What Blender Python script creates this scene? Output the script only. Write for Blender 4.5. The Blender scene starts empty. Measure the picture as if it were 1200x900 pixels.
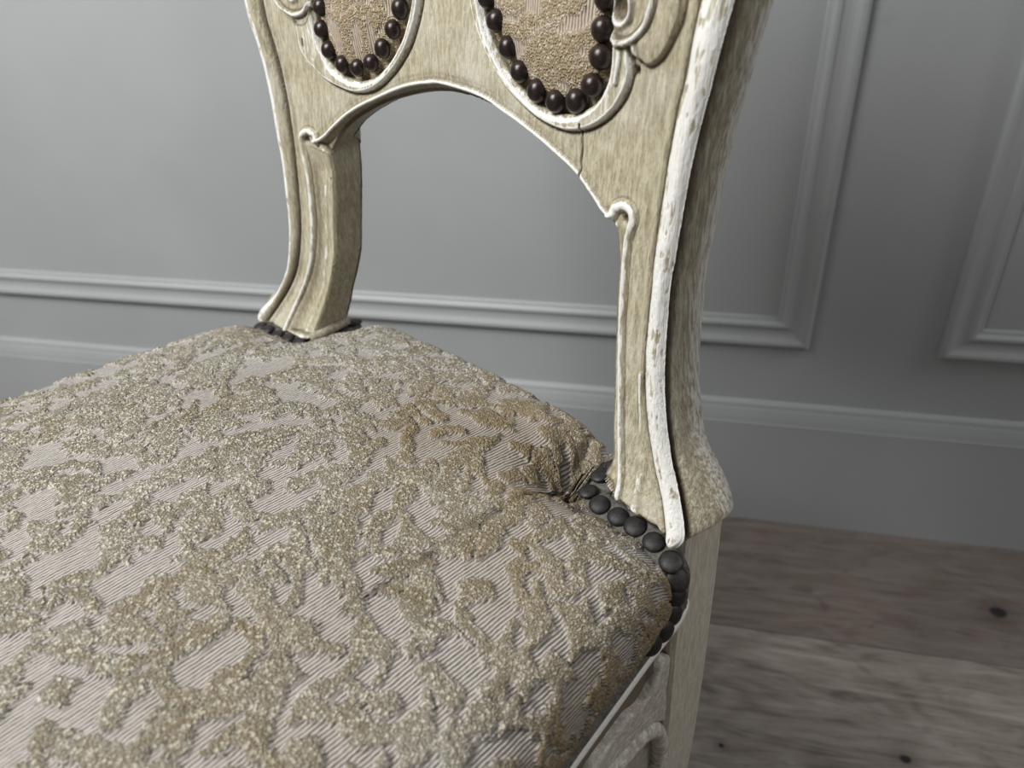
import bpy, bmesh, math, random
import numpy as np
from mathutils import Matrix, Vector
random.seed(7); np.random.seed(7)
S = bpy.context.scene; COL = S.collection
ZS = .48                                   # height of the seat line above the floor
# ------------------------------------------------------------------ camera
cam = bpy.data.cameras.new('camera'); co = bpy.data.objects.new('camera', cam); COL.objects.link(co)
Rm = Matrix(((0.97327063, 0.08313759, -0.21408507), (0.22524152, -0.52754269, 0.81912451), (-0.04483898, -0.84545068, -0.53216784)))
rot = Matrix([[Rm[i][0], -Rm[i][1], -Rm[i][2]] for i in range(3)])
co.matrix_world = Matrix.Translation((0, 0, ZS + .30)) @ rot.to_4x4()
cam.sensor_width = 36; cam.lens = 902 / 1200 * 36; cam.clip_start = .02
cam.dof.use_dof = True; cam.dof.focus_distance = .43; cam.dof.aperture_fstop = 8.0
S.camera = co
# ------------------------------------------------------------------ light
w = bpy.data.worlds.new('room_light'); S.world = w; w.use_nodes = True
w.node_tree.nodes['Background'].inputs[0].default_value = (.96, .98, 1, 1)
w.node_tree.nodes['Background'].inputs[1].default_value = .10
def area(name, loc, target, sx, sy, power, color):
    L = bpy.data.lights.new(name, 'AREA'); L.shape = 'RECTANGLE'; L.size = sx; L.size_y = sy; L.energy = power; L.color = color
    o = bpy.data.objects.new(name, L); COL.objects.link(o); o.location = loc
    o.rotation_euler = (Vector(target) - Vector(loc)).to_track_quat('-Z', 'Y').to_euler(); return o
area('ceiling_panel_light', (-.95, -.25, 1.75), (-.55, .6, .4), .75, .75, 28, (1, .985, .96))
area('far_panel_light', (-2.2, -1.6, 2.4), (-.3, .6, .5), .9, .9, 9, (.93, .97, 1))
area('side_panel_light', (1.5, .55, 1.7), (.1, .3, .5), .5, .5, 7, (1, .98, .96))
S.view_settings.view_transform = 'Standard'; S.view_settings.look = 'None'; S.view_settings.gamma = 1
S.view_settings.use_curve_mapping = False; S.view_settings.exposure = 0.42

# ------------------------------------------------------------------ helpers
def smooth(x, a, b):
    t = np.clip((x - a) / (b - a), 0, 1); return t * t * (3 - 2 * t)
def link(name, me, mat, parent=None, kind=None, label=None):
    o = bpy.data.objects.new(name, me); COL.objects.link(o)
    if mat is not None and len(me.materials) == 0: me.materials.append(mat)
    if parent: o.parent = parent
    if kind: o['kind'] = kind
    if label: o['label'] = label
    return o
def np_mesh(name, V, F, uv=None, attrs=None, normals=None, smooth_=True):
    """V (n,3), F (m,4) quads or list"""
    me = bpy.data.meshes.new(name)
    F = np.asarray(F, dtype=np.int32); V = np.asarray(V, dtype=np.float32)
    n = F.shape[1]
    me.vertices.add(len(V)); me.vertices.foreach_set('co', V.ravel())
    me.loops.add(F.size); me.loops.foreach_set('vertex_index', F.ravel())
    me.polygons.add(len(F)); me.polygons.foreach_set('loop_start', np.arange(0, F.size, n, dtype=np.int32))
    me.polygons.foreach_set('use_smooth', np.full(len(F), smooth_))
    if uv is not None:
        l = me.uv_layers.new(name='UVMap'); l.data.foreach_set('uv', uv[F.ravel()].astype(np.float32).ravel())
    for k, a in (attrs or {}).items():
        at = me.attributes.new(k, 'FLOAT', 'POINT'); at.data.foreach_set('value', np.asarray(a, dtype=np.float32))
    me.update(calc_edges=True)
    if normals is not None: me.normals_split_custom_set_from_vertices(normals.astype(np.float32))
    return me
def catmull(P, n=8, closed=False):
    P = np.array(P, float); out = []
    N = len(P); rng = N if closed else N - 1
    for i in range(rng):
        g = (lambda k: P[k % N]) if closed else (lambda k: P[min(max(k, 0), N - 1)])
        a, b, c, d = g(i - 1), g(i), g(i + 1), g(i + 2)
        for t in np.arange(n) / n:
            out.append(.5 * ((2 * b) + (-a + c) * t + (2 * a - 5 * b + 4 * c - d) * t * t + (-a + 3 * b - 3 * c + d) * t ** 3))
    if not closed: out.append(P[-1])
    return np.array(out)
def dist_poly(X, Y, P, closed=False):
    """distance to a polyline, plus parameter 0..1 along it and nearest point"""
    d2 = np.full(X.shape, 1e9); T = np.zeros(X.shape); NX = np.zeros(X.shape); NY = np.zeros(X.shape)
    Q = np.vstack([P, P[:1]]) if closed else P
    n = len(Q) - 1
    for i in range(n):
        ax, ay = Q[i]; bx, by = Q[i + 1]; dx, dy = bx - ax, by - ay; L = dx * dx + dy * dy + 1e-14
        t = np.clip(((X - ax) * dx + (Y - ay) * dy) / L, 0, 1)
        px = ax + t * dx; py = ay + t * dy; e = (X - px) ** 2 + (Y - py) ** 2
        m = e < d2
        d2[m] = e[m]; T[m] = (i + t[m]) / n; NX[m] = px[m]; NY[m] = py[m]
    return np.sqrt(d2), T, NX, NY
def inside(X, Y, P):
    r = np.zeros(X.shape, bool); n = len(P)
    for i in range(n):
        ax, ay = P[i]; bx, by = P[(i + 1) % n]
        if ay == by: continue
        c = ((ay > Y) != (by > Y)) & (X < (bx - ax) * (Y - ay) / (by - ay) + ax)
        r ^= c
    return r
def vnoise(X, Y, scale, seed=0, octs=1):
    out = np.zeros(X.shape); amp = 1; tot = 0
    for o in range(octs):
        rs = np.random.RandomState(seed + 31 * o); G = rs.rand(256, 256)
        x = X / scale * 2 ** o + 77.3; y = Y / scale * 2 ** o + 51.7
        xi = np.floor(x).astype(int); yi = np.floor(y).astype(int); fx = x - xi; fy = y - yi
        fx = fx * fx * (3 - 2 * fx); fy = fy * fy * (3 - 2 * fy)
        g = lambda a, b: G[a % 256, b % 256]
        out += amp * (g(xi, yi) * (1 - fx) * (1 - fy) + g(xi + 1, yi) * fx * (1 - fy) + g(xi, yi + 1) * (1 - fx) * fy + g(xi + 1, yi + 1) * fx * fy)
        tot += amp; amp *= .5
    return out / tot
def blur(A, r):
    for ax in (0, 1):
        pad = [(0, 0), (0, 0)]; pad[ax] = (r + 1, r)
        c = np.cumsum(np.pad(A, pad, mode='edge'), axis=ax)
        n = A.shape[ax]
        A = (np.take(c, np.arange(2 * r + 1, 2 * r + 1 + n), axis=ax) - np.take(c, np.arange(0, n), axis=ax)) / (2 * r + 1)
    return A
def sweep(name, path, prof, up=None, closed_prof=True, closed_path=False, normal_fn=None, caps=True):
    """path (n,3); prof list (a,b) or function i -> list; frame: a along side, b along up"""
    path = [Vector(p) for p in path]; n = len(path); bm = bmesh.new(); rings = []
    for i, p in enumerate(path):
        if closed_path: t = (path[(i + 1) % n] - path[i - 1]).normalized()
        else: t = (path[min(i + 1, n - 1)] - path[max(i - 1, 0)]).normalized()
        U = Vector(up(i)) if callable(up) else Vector(up or (0, 0, 1))
        s = t.cross(U).normalized(); b = s.cross(t).normalized()
        pr = prof(i) if callable(prof) else prof
        rings.append([bm.verts.new(p + s * a + b * c) for a, c in pr])
    m = len(rings[0])
    for i in range(n if closed_path else n - 1):
        A, B = rings[i], rings[(i + 1) % n]
        for j in range(m if closed_prof else m - 1):
            bm.faces.new((A[j], A[(j + 1) % m], B[(j + 1) % m], B[j]))
    if caps and not closed_path and closed_prof:
        bm.faces.new(rings[0][::-1]); bm.faces.new(rings[-1])
    bmesh.ops.recalc_face_normals(bm, faces=bm.faces)
    for f in bm.faces: f.smooth = True
    me = bpy.data.meshes.new(name); bm.to_mesh(me); bm.free(); return me
def circle(r, n=10, sq=1.0): return [(r * math.cos(2 * math.pi * k / n), sq * r * math.sin(2 * math.pi * k / n)) for k in range(n)]
def box_mesh(name, x0, x1, y0, y1, z0, z1, bev=0.0, seg=2):
    bm = bmesh.new(); bmesh.ops.create_cube(bm, size=1)
    for v in bm.verts: v.co = Vector(((x0 + x1) / 2 + v.co.x * (x1 - x0), (y0 + y1) / 2 + v.co.y * (y1 - y0), (z0 + z1) / 2 + v.co.z * (z1 - z0)))
    if bev: bmesh.ops.bevel(bm, geom=bm.edges[:], offset=bev, segments=seg, profile=.5, affect='EDGES')
    me = bpy.data.meshes.new(name); bm.to_mesh(me); bm.free(); return me

# ------------------------------------------------------------------ materials
class NT:
    def __init__(s, name):
        s.m = bpy.data.materials.new(name); s.m.use_nodes = True; s.t = s.m.node_tree; s.b = s.t.nodes['Principled BSDF']
    def n(s, typ, **kw):
        nd = s.t.nodes.new(typ)
        for k, v in kw.items():
            if k.startswith('i_'): s.put(nd.inputs[k[2:].replace('_', ' ')], v)
            else: setattr(nd, k, v)
        return nd
    def put(s, inp, v):
        if isinstance(v, bpy.types.NodeSocket): s.t.links.new(v, inp)
        else: inp.default_value = v
    def math(s, op, a, b=0.0, c=None, clamp=False):
        nd = s.t.nodes.new('ShaderNodeMath'); nd.operation = op; nd.use_clamp = clamp
        s.put(nd.inputs[0], a); s.put(nd.inputs[1], b)
        if c is not None: s.put(nd.inputs[2], c)
        return nd.outputs[0]
    def mix(s, f, a, b):
        nd = s.t.nodes.new('ShaderNodeMix'); nd.data_type = 'RGBA'
        s.put(nd.inputs[0], f)
        for i, v in ((6, a), (7, b)): s.put(nd.inputs[i], v if isinstance(v, bpy.types.NodeSocket) else (*v, 1))
        return nd.outputs[2]
    def ramp(s, f, *st):
        nd = s.t.nodes.new('ShaderNodeValToRGB'); el = nd.color_ramp.elements
        while len(el) < len(st): el.new(.5)
        for e, (p, c) in zip(el, st): e.position = p; e.color = (*c, 1) if len(c) == 3 else c
        s.put(nd.inputs[0], f); return nd.outputs[0]
    def fac(s, f, a, b):                       # smooth 0..1 between a and b
        nd = s.t.nodes.new('ShaderNodeMapRange'); nd.interpolation_type = 'SMOOTHSTEP'
        s.put(nd.inputs[0], f); nd.inputs[1].default_value = a; nd.inputs[2].default_value = b; return nd.outputs[0]
    def coord(s, which='Object', scale=(1, 1, 1), loc=(0, 0, 0), rot=(0, 0, 0)):
        tc = s.t.nodes.new('ShaderNodeTexCoord'); mp = s.t.nodes.new('ShaderNodeMapping')
        mp.inputs['Scale'].default_value = scale; mp.inputs['Location'].default_value = loc; mp.inputs['Rotation'].default_value = rot
        s.t.links.new(tc.outputs[which], mp.inputs[0]); return mp.outputs[0]
    def noise(s, vec, scale, detail=4, rough=.55, dist=0.0):
        nd = s.t.nodes.new('ShaderNodeTexNoise'); s.put(nd.inputs['Vector'], vec)
        nd.inputs['Scale'].default_value = scale; nd.inputs['Detail'].default_value = detail
        nd.inputs['Roughness'].default_value = rough; nd.inputs['Distortion'].default_value = dist; return nd.outputs[0]
    def attr(s, name):
        nd = s.t.nodes.new('ShaderNodeAttribute'); nd.attribute_name = name; return nd.outputs['Fac']
    def bump(s, h, dist, strength=1.0, normal=None):
        nd = s.t.nodes.new('ShaderNodeBump'); s.put(nd.inputs['Height'], h); nd.inputs['Distance'].default_value = dist
        nd.inputs['Strength'].default_value = strength
        if normal is not None: s.t.links.new(normal, nd.inputs['Normal'])
        return nd.outputs[0]
    def out(s, color, rough=.5, normal=None, spec=.5):
        s.put(s.b.inputs['Base Color'], color if isinstance(color, bpy.types.NodeSocket) else (*color, 1))
        s.put(s.b.inputs['Roughness'], rough); s.put(s.b.inputs['Specular IOR Level'], spec)
        if normal is not None: s.t.links.new(normal, s.b.inputs['Normal'])
        return s.m

def mat_wall():
    t = NT('grey_wall_paint'); v = t.coord()
    n1 = t.noise(v, 3.5, 3); n2 = t.noise(v, 260, 2)
    c = t.mix(t.fac(n1, .3, .7), (.330, .350, .356), (.368, .386, .392))
    marks = t.fac(t.noise(t.coord(scale=(7, 1, 11)), 1.4, 5, .7), .66, .78)
    c = t.mix(t.math('MULTIPLY', marks, .30), c, (.26, .27, .28))
    return t.out(c, .48, t.bump(n2, .0006, .25), .35)
def mat_paint(name, base_lo, base_hi, white, dark, streak=(9, 9, 1.2), use_attr=True, seedloc=(0, 0, 0)):
    """aged cream paint: khaki glaze in the hollows, off-white on the ridges, fine brush streaks"""
    t = NT(name); v = t.coord(loc=seedloc); vs = t.coord(scale=streak, loc=seedloc)
    st = t.noise(vs, 62, 5, .62, .15); fine = t.noise(t.coord(scale=(streak[0] * 2.2, streak[1] * 2.2, streak[2] * 3)), 70, 4, .65); big = t.noise(v, 22, 4, .6)
    c = t.mix(t.fac(st, .36, .62), base_lo, base_hi)
    c = t.mix(t.math('MULTIPLY', t.fac(fine, .52, .70), .48), c, dark)
    c = t.mix(t.math('MULTIPLY', t.fac(big, .45, .72), .30), c, white)
    if use_attr:
        wear = t.attr('wear'); grime_shade = t.attr('grime_shade')
        br = t.math('ADD', wear, t.math('MULTIPLY', t.math('SUBTRACT', st, .5), 1.3))
        br = t.math('ADD', br, t.math('MULTIPLY', t.math('SUBTRACT', fine, .5), .8))
        c = t.mix(t.fac(br, .44, .80), c, white)
        gm = t.math('MULTIPLY', grime_shade, t.fac(t.math('ADD', fine, t.math('MULTIPLY', grime_shade, .35)), .38, .70))
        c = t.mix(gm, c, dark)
    # chips that bare the dark wood
    chip = t.fac(t.noise(t.coord(scale=(1, 1, .45)), 150, 3, .5), .735, .765)
    c = t.mix(t.math('MULTIPLY', chip, t.fac(t.noise(v, 14, 2), .42, .6)), c, (.06, .045, .032))
    h = t.math('ADD', t.math('MULTIPLY', st, .9), t.math('ADD', t.math('MULTIPLY', fine, .5), t.math('MULTIPLY', chip, -.8)))
    h = t.math('ADD', h, t.math('MULTIPLY', t.noise(v, 420, 3), .35))
    return t.out(c, .44, t.bump(h, .0012, .8), .4)
def mat_fabric(name='cut_velvet', gold=0.0):
    t = NT(name); uv = t.coord('UV'); pile = t.attr('pile'); tint = t.attr('tint'); stain = t.attr('stain')
    sep = t.n('ShaderNodeSeparateXYZ'); t.put(sep.inputs[0], uv); U, Vv = sep.outputs[0], sep.outputs[1]
    # flat ground: ribs running front to back, staggered in short floats
    wob = t.math('MULTIPLY', t.math('SUBTRACT', t.noise(uv, 160, 2), .5), .0009)
    rib = t.math('SINE', t.math('MULTIPLY', t.math('ADD', U, wob), 2 * math.pi / .00175))
    rib01 = t.math('MULTIPLY_ADD', rib, .5, .5)
    fl = t.noise(t.coord('UV', scale=(540, 120, 1)), 1, 2)
    # tufts
    vo = t.n('ShaderNodeTexVoronoi'); t.put(vo.inputs['Vector'], t.coord('UV', scale=(1, .8, 1))); vo.inputs['Scale'].default_value = 900; vo.inputs['Randomness'].default_value = .85
    tuft = t.math('SUBTRACT', 1, t.math('MULTIPLY', vo.outputs['Distance'], 1.5), clamp=True)
    tcol = t.n('ShaderNodeSeparateColor'); t.put(tcol.inputs[0], vo.outputs['Color'])
    pm = t.fac(pile, .35, .6)
    ground = t.mix(t.fac(t.math('ADD', rib01, t.math('MULTIPLY', t.math('SUBTRACT', fl, .5), .9)), .04, .42), (.095, .082, .072), (.465, .438, .410))
    ground = t.mix(t.math('MULTIPLY', t.fac(fl, .5, .72), .45), ground, (.30, .27, .235))
    pa = t.mix(tint, (.42, .40, .34), (.245, .212, .140))
    pb = t.mix(tint, (.71, .69, .62), (.38, .345, .255))
    pc = t.mix(t.fac(tuft, .2, .85), t.mix(.75, pa, (.07, .055, .035)), pb)
    pc = t.mix(t.math('MULTIPLY', tcol.outputs[0], .40), pc, pa)
    pc = t.mix(t.math('MULTIPLY', t.fac(tcol.outputs[1], .72, .95), .55), pc, (.80, .76, .64))
    c = t.mix(pm, ground, pc)
    big = t.noise(t.coord('UV'), 9, 4, .6)
    c = t.mix(t.math('MULTIPLY', stain, t.math('MULTIPLY_ADD', pm, .35, .35)), c, (.225, .160, .080))
    c = t.mix(t.math('MULTIPLY', t.fac(big, .50, .75), .30), c, (.40, .40, .36))
    if gold: c = t.mix(gold, c, (.60, .42, .22))
    h = t.math('ADD', t.math('MULTIPLY', t.math('MULTIPLY', tuft, pm), 1.15), t.math('MULTIPLY', t.math('MULTIPLY', rib01, t.math('SUBTRACT', 1, pm)), .55))
    return t.out(c, .82, t.bump(h, .0011, .85), .25)
def mat_nail(name, col, rough):
    t = NT(name); v = t.coord(); n = t.noise(v, 300, 3); n2 = t.noise(v, 90, 2)
    c = t.mix(t.fac(n, .35, .75), col, tuple(x * 1.7 + .008 for x in col))
    r = t.math('ADD', rough, t.math('MULTIPLY', n2, .18))
    t.b.inputs['Metallic'].default_value = .35
    return t.out(c, r, t.bump(n, .0004, .35), .5)
def mat_plank():
    t = NT('grey_oak_plank'); uv = t.coord('Object', scale=(1, 1, 1)); oi = t.n('ShaderNodeObjectInfo')
    vm = t.n('ShaderNodeVectorMath', operation='ADD'); t.put(vm.inputs[0], uv)
    cb = t.n('ShaderNodeCombineXYZ'); t.put(cb.inputs[0], t.math('MULTIPLY', oi.outputs['Random'], 7.0)); t.put(cb.inputs[1], t.math('MULTIPLY', oi.outputs['Random'], 3.0)); t.put(vm.inputs[1], cb.outputs[0])
    base = vm.outputs[0]
    def mp(sx, sy):
        m = t.n('ShaderNodeMapping'); t.put(m.inputs[0], base); m.inputs['Scale'].default_value = (sx, sy, 1); return m.outputs[0]
    warp = t.noise(mp(3.0, 7), 1.3, 2, .5)
    grain = t.noise(mp(3.2, 26), 1.6, 6, .66, 1.6)
    fig = t.noise(mp(4, 13), 1.0, 3, .5, 2.2)
    ring = t.math('SINE', t.math('MULTIPLY', t.math('ADD', warp, t.math('MULTIPLY', fig, .5)), 46))
    fine = t.noise(mp(14, 240), 2.0, 4, .7)
    val = t.math('ADD', t.math('MULTIPLY', grain, .72), t.math('ADD', t.math('MULTIPLY', ring, .035), t.math('MULTIPLY', fine, .34)))
    c = t.ramp(val, (.34, (.09, .070, .058)), (.50, (.21, .180, .158)), (.64, (.30, .266, .24)), (.80, (.37, .336, .31)))
    c = t.mix(t.math('MULTIPLY', t.attr('tone'), 1.0), c, (.105, .080, .068))
    smear = t.fac(t.noise(mp(9, 16), 1.2, 4, .6, 1.0), .60, .76)
    c = t.mix(t.math('MULTIPLY', smear, .7), c, (.075, .055, .044))
    # knots
    geo = t.coord('Object')
    for kx, ky, r in KNOTS:
        s = t.n('ShaderNodeVectorMath', operation='DISTANCE')
        sc = t.n('ShaderNodeVectorMath', operation='MULTIPLY'); t.put(sc.inputs[0], geo); sc.inputs[1].default_value = (1, 1.15, 0)
        t.put(s.inputs[0], sc.outputs[0]); s.inputs[1].default_value = (kx, ky * 1.15, 0)
        dd = t.math('ADD', s.outputs['Value'], t.math('MULTIPLY', t.math('SUBTRACT', grain, .5), r * .6))
        c = t.mix(t.math('MULTIPLY', t.math('SUBTRACT', 1, t.fac(dd, r * .5, r * 3.4)), .45), c, (.055, .035, .028))
        c = t.mix(t.math('SUBTRACT', 1, t.fac(dd, r * .55, r * 1.0)), c, (.014, .012, .013))
    return t.out(c, .55, t.bump(t.math('ADD', fine, grain), .0006, .3), .4)
def mat_plain(name, col, rough=.7, var=.2, scale=200, bump=.0005, spec=.3):
    t = NT(name); v = t.coord(); n = t.noise(v, scale, 4, .6)
    c = t.mix(t.fac(n, .3, .7), tuple(x * (1 - var) for x in col), tuple(x * (1 + var) for x in col))
    return t.out(c, rough, t.bump(n, bump, .5), spec)

H = ZS + .30
KNOTS = [(.5244 * H, .9914 * H, .0125), (.095 * H, .672 * H, .004), (.335 * H, .700 * H, .007), (.50 * H, .68 * H, .006)]
M_wall = mat_wall()
M_plank = mat_plank()
M_wood = mat_paint('aged_cream_paint', (.335, .300, .205), (.50, .462, .340), (.79, .785, .745), (.10, .074, .045))
M_leg = mat_paint('bare_cream_paint', (.50, .46, .37), (.66, .62, .52), (.78, .76, .70), (.27, .22, .165), use_attr=False)
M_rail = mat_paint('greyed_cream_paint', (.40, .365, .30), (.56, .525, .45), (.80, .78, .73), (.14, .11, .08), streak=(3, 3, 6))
M_fab = mat_fabric()
M_fabback = mat_fabric('cut_velvet_gold', .25)
M_gimp = mat_plain('grey_gimp', (.115, .108, .098), .85, .35, 420, .0008)
M_nailb = mat_nail('brown_nail', (.022, .014, .012), .20)
M_nails = mat_nail('dull_nail', (.017, .015, .015), .46)

# ------------------------------------------------------------------ setting
YB = 1.147 * H                      # front face of the baseboard
YW = YB + .012                      # wall surface
link('wall_back', box_mesh('wall_back', -2.6, 2.6, YW, YW + .1, -.02, 2.6), M_wall, kind='structure')
def run_profile(name, pts, x0, x1, mat):      # straight moulding along x, pts (depth in front of wall, z)
    me = bpy.data.meshes.new(name); bm = bmesh.new(); R = []
    for x in (x0, x1): R.append([bm.verts.new((x, YW - d, z)) for d, z in pts])
    for j in range(len(pts) - 1): bm.faces.new((R[0][j], R[0][j + 1], R[1][j + 1], R[1][j]))
    bm.faces.new(R[0]); bm.faces.new(R[1][::-1])
    bmesh.ops.recalc_face_normals(bm, faces=bm.faces); bm.to_mesh(me); bm.free(); return link(name, me, mat, kind='structure')
run_profile('baseboard_back', [(0, 0), (.012, 0), (.012, .1665), (.0125, .1675), (.0115, .170), (.0105, .178), (.0085, .187), (.0070, .191), (.0065, .1955), (.0045, .1985), (0, .1995)], -2.6, 2.6, M_wall)
MP = [(0, 0), (0, .0055), (.0012, .0080), (.003, .0095), (.0055, .0102), (.0085, .0098), (.0115, .0082), (.0145, .0066), (.019, .0056), (.0235, .0056), (.0262, .0062), (.0275, .0076), (.0300, .0083), (.0325, .0080), (.0345, .0062), (.0365, .0046), (.0395, .0040), (.041, .003), (.0415, 0)]
def panel(name, x0, x1, z0, z1):
    bm = bmesh.new(); C = [(x0, z0, 1, 1), (x1, z0, -1, 1), (x1, z1, -1, -1), (x0, z1, 1, -1)]
    R = [[bm.verts.new((x + sx * o, YW - h, z + sz * o)) for o, h in MP] for x, z, sx, sz in C]
    for i in range(4):
        A, B = R[i], R[(i + 1) % 4]
        for j in range(len(MP) - 1): bm.faces.new((A[j], B[j], B[j + 1], A[j + 1]))
    bmesh.ops.recalc_face_normals(bm, faces=bm.faces)
    me = bpy.data.meshes.new(name); bm.to_mesh(me); bm.free(); return link(name, me, M_wall, kind='structure')
panel('trim_1', -1.75, .1525, .284, 2.3)
panel('trim_2', .3010, 2.1, .284, 2.3)
# floor of wide planks running along the wall
fl = bpy.data.objects.new('floor', None); COL.objects.link(fl); fl['kind'] = 'structure'
sub = link('subfloor', box_mesh('subfloor', -2.6, 2.6, -2.2, YW, -.06, -.0135), mat_plain('subfloor_dark', (.02, .017, .015)), fl)
edges = [YB + .010, .8855 * H]
while edges[-1] > -2.1: edges.append(edges[-1] - .222)
for k in range(len(edges) - 1):
    y1, y0 = edges[k], edges[k + 1]
    brk = [-2.6, (-.95, -1.55, -.7, -1.3)[k % 4], (1.35, 1.05, 1.6, 1.2)[k % 4], 2.6]
    for j in range(3):
        me = box_mesh('plank', brk[j] + .0004, brk[j + 1] - .0004, y0 + .0004, y1 - .0004, -.014, 0, .0016, 2)
        at = me.attributes.new('tone', 'FLOAT', 'POINT'); tv = (.55, .0, .3, .1)[k % 4]
        at.data.foreach_set('value', [tv] * len(me.vertices))
        link('plank', me, M_plank, fl)

# ------------------------------------------------------------------ the chair
# chair axes: x = towards the right post, y = backwards, z = up; origin between the rear posts on the floor
chair = bpy.data.objects.new('side_chair', None); COL.objects.link(chair)
chair.location = (-.16076533, .41644997, 0); chair.rotation_euler = (0, 0, math.atan2(-.51638546, .85635627))
chair['label'] = 'cream painted antique side chair with carved nail-studded back and worn beige velvet seat'
chair['category'] = 'chair'
def P3(u, v, z): return (u, -v, z + ZS)
def part(name, me, mat, parent=None, label=None): return link(name, me, mat, parent or chair, label=label)

ZK = [-.03, 0, .012, .03, .054, .10, .15, .21, .25, .5]; VK = [.022, .020, .016, .004, -.004, -.010, -.015, -.019, -.020, -.060]
zz = np.linspace(-.03, .55, 600); vv = np.interp(zz, ZK, VK); vv = np.convolve(np.pad(vv, 12, mode='edge'), np.ones(25) / 25, mode='valid')
def Vs(u, z):
    c = np.interp(z, [.05, .1, .25, .5], [0, .005, .018, .03])
    return np.interp(z, zz, vv) - c * np.maximum(0, 1 - (np.asarray(u) / .18) ** 2)

# traced shapes, metres in the plane of the back (across, up)
L_out = [(-0.1894, 0.2498), (-0.1821, 0.2244), (-0.1775, 0.1956), (-0.1760, 0.1722), (-0.1731, 0.1391), (-0.172, 0.1158), (-0.1722, 0.0948), (-0.1748, 0.0753), (-0.1813, 0.0563), (-0.1943, 0.0366), (-0.2113, 0.0190), (-0.2120, 0.0125)]
L_foot = [(-0.2120, 0.0125), (-0.1975, 0.0115), (-0.1687, 0.0120), (-0.1480, 0.0130), (-0.1400, 0.0165)]
L_in = [(-0.1400, 0.0165), (-0.1385, 0.0269), (-0.1352, 0.0378), (-0.1288, 0.0599), (-0.1237, 0.0795), (-0.1231, 0.1011), (-0.1215, 0.1339), (-0.1225, 0.1554)]
L_arch = [(-0.1225, 0.1554), (-0.1169, 0.1625), (-0.1008, 0.1770), (-0.0793, 0.1883), (-0.0573, 0.1968), (-0.0286, 0.2041), (-0.0059, 0.2069), (0.0182, 0.2064), (0.0423, 0.2013), (0.0649, 0.1936), (0.0875, 0.1850), (0.1024, 0.1780), (0.1150, 0.1670), (0.1241, 0.16), (0.1311, 0.1592)]
R_in = [(0.1311, 0.1592), (0.1318, 0.155), (0.1335, 0.1292), (0.1365, 0.0972), (0.1395, 0.0756), (0.1428, 0.0528), (0.1478, 0.0350), (0.1462, 0.0258)]
R_foot = [(0.1462, 0.0258), (0.1548, 0.0213), (0.1685, 0.0187), (0.1824, 0.0172), (0.1980, 0.0145), (0.2023, 0.0140)]
R_out = [(0.2023, 0.0140), (0.2040, 0.0207), (0.1952, 0.0351), (0.1833, 0.0562), (0.1748, 0.0847), (0.1712, 0.1096), (0.1691, 0.1423), (0.17, 0.1561), (0.1712, 0.1804), (0.1744, 0.2107), (0.1795, 0.2355), (0.1841, 0.2634)]
crest = [(.1841, .2634), (.192, .30), (.197, .35), (.194, .40), (.180, .437), (.150, .462), (.110, .470), (.070, .480), (.035, .497), (0, .503), (-.035, .497), (-.070, .480), (-.110, .470), (-.150, .462), (-.180, .437), (-.194, .40), (-.197, .35), (-.195, .30), (-.1894, .2498)]
L_hole = [(-.124, .30), (-.1238, .2640), (-0.1226, 0.2464), (-0.1191, 0.2284), (-0.111, 0.2145), (-0.1000, 0.2078), (-0.0851, 0.2050), (-0.0683, 0.2085), (-0.054, 0.2177), (-0.0410, 0.2309), (-0.0333, 0.2449), (-0.0285, 0.2638), (-.027, .30), (-.031, .36), (-.043, .405), (-.065, .428), (-.090, .422), (-.110, .400), (-.120, .36)]
R_hole = [(.0225, .30), (.0228, .2700), (0.0249, 0.2558), (0.0300, 0.2431), (0.041, 0.2282), (0.0546, 0.217), (0.072, 0.2085), (0.0889, 0.2064), (0.1025, 0.2095), (0.1140, 0.2171), (0.1200, 0.2289), (0.1206, 0.2420), (0.1202, 0.2599), (.122, .30), (.119, .36), (.110, .400), (.090, .422), (.065, .428), (.043, .405), (.028, .36)]
L_rim = [(-.133, .30), (-.1330, .2600), (-0.1375, 0.2450), (-0.1391, 0.2327), (-0.1385, 0.2221), (-0.1320, 0.2141), (-0.1158, 0.2040), (-0.0999, 0.1998), (-0.0854, 0.1983), (-0.0686, 0.2020), (-0.0520, 0.2115), (-0.0380, 0.2245), (-0.0297, 0.2371), (-0.0240, 0.2516), (-.0215, .2700), (-.0195, .30), (-.0235, .362), (-.037, .411), (-.065, .436), (-.095, .430), (-.118, .404), (-.129, .36)]
R_rim = [(.0150, .30), (.0150, .2700), (0.0169, 0.2555), (0.0223, 0.2427), (0.0342, 0.2269), (0.0481, 0.2145), (0.0706, 0.2034), (0.0897, 0.1997), (0.1056, 0.2019), (0.1196, 0.2092), (0.1290, 0.2194), (0.1335, 0.2297), (0.1325, 0.2400), (.1290, .2600), (.131, .30), (.128, .36), (.117, .404), (.095, .430), (.065, .436), (.037, .411), (.0205, .362)]
L_lip = [(-0.1327, 0.1625), (-0.1237, 0.1670), (-0.1125, 0.1749), (-0.1004, 0.1828), (-0.086, 0.1902), (-0.0689, 0.1970), (-0.0524, 0.2032), (-0.0365, 0.2080), (-0.0195, 0.2111), (-0.006, 0.212), (0.0251, 0.2090), (0.0463, 0.2028), (0.0683, 0.1955), (0.0867, 0.1882), (0.102, 0.1812), (0.1127, 0.1735), (0.1216, 0.1663), (0.1275, 0.1652)]
R_A = [(0.1275, 0.1652), (0.1303, 0.1697), (0.1356, 0.1721), (0.1402, 0.1703), (0.1416, 0.166), (0.1400, 0.1604), (0.1392, 0.1516), (0.1401, 0.1313), (0.1426, 0.1029), (0.1460, 0.0802), (0.1500, 0.0571), (0.1545, 0.0400), (0.1580, 0.0300), (0.1600, 0.0195)]
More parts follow.
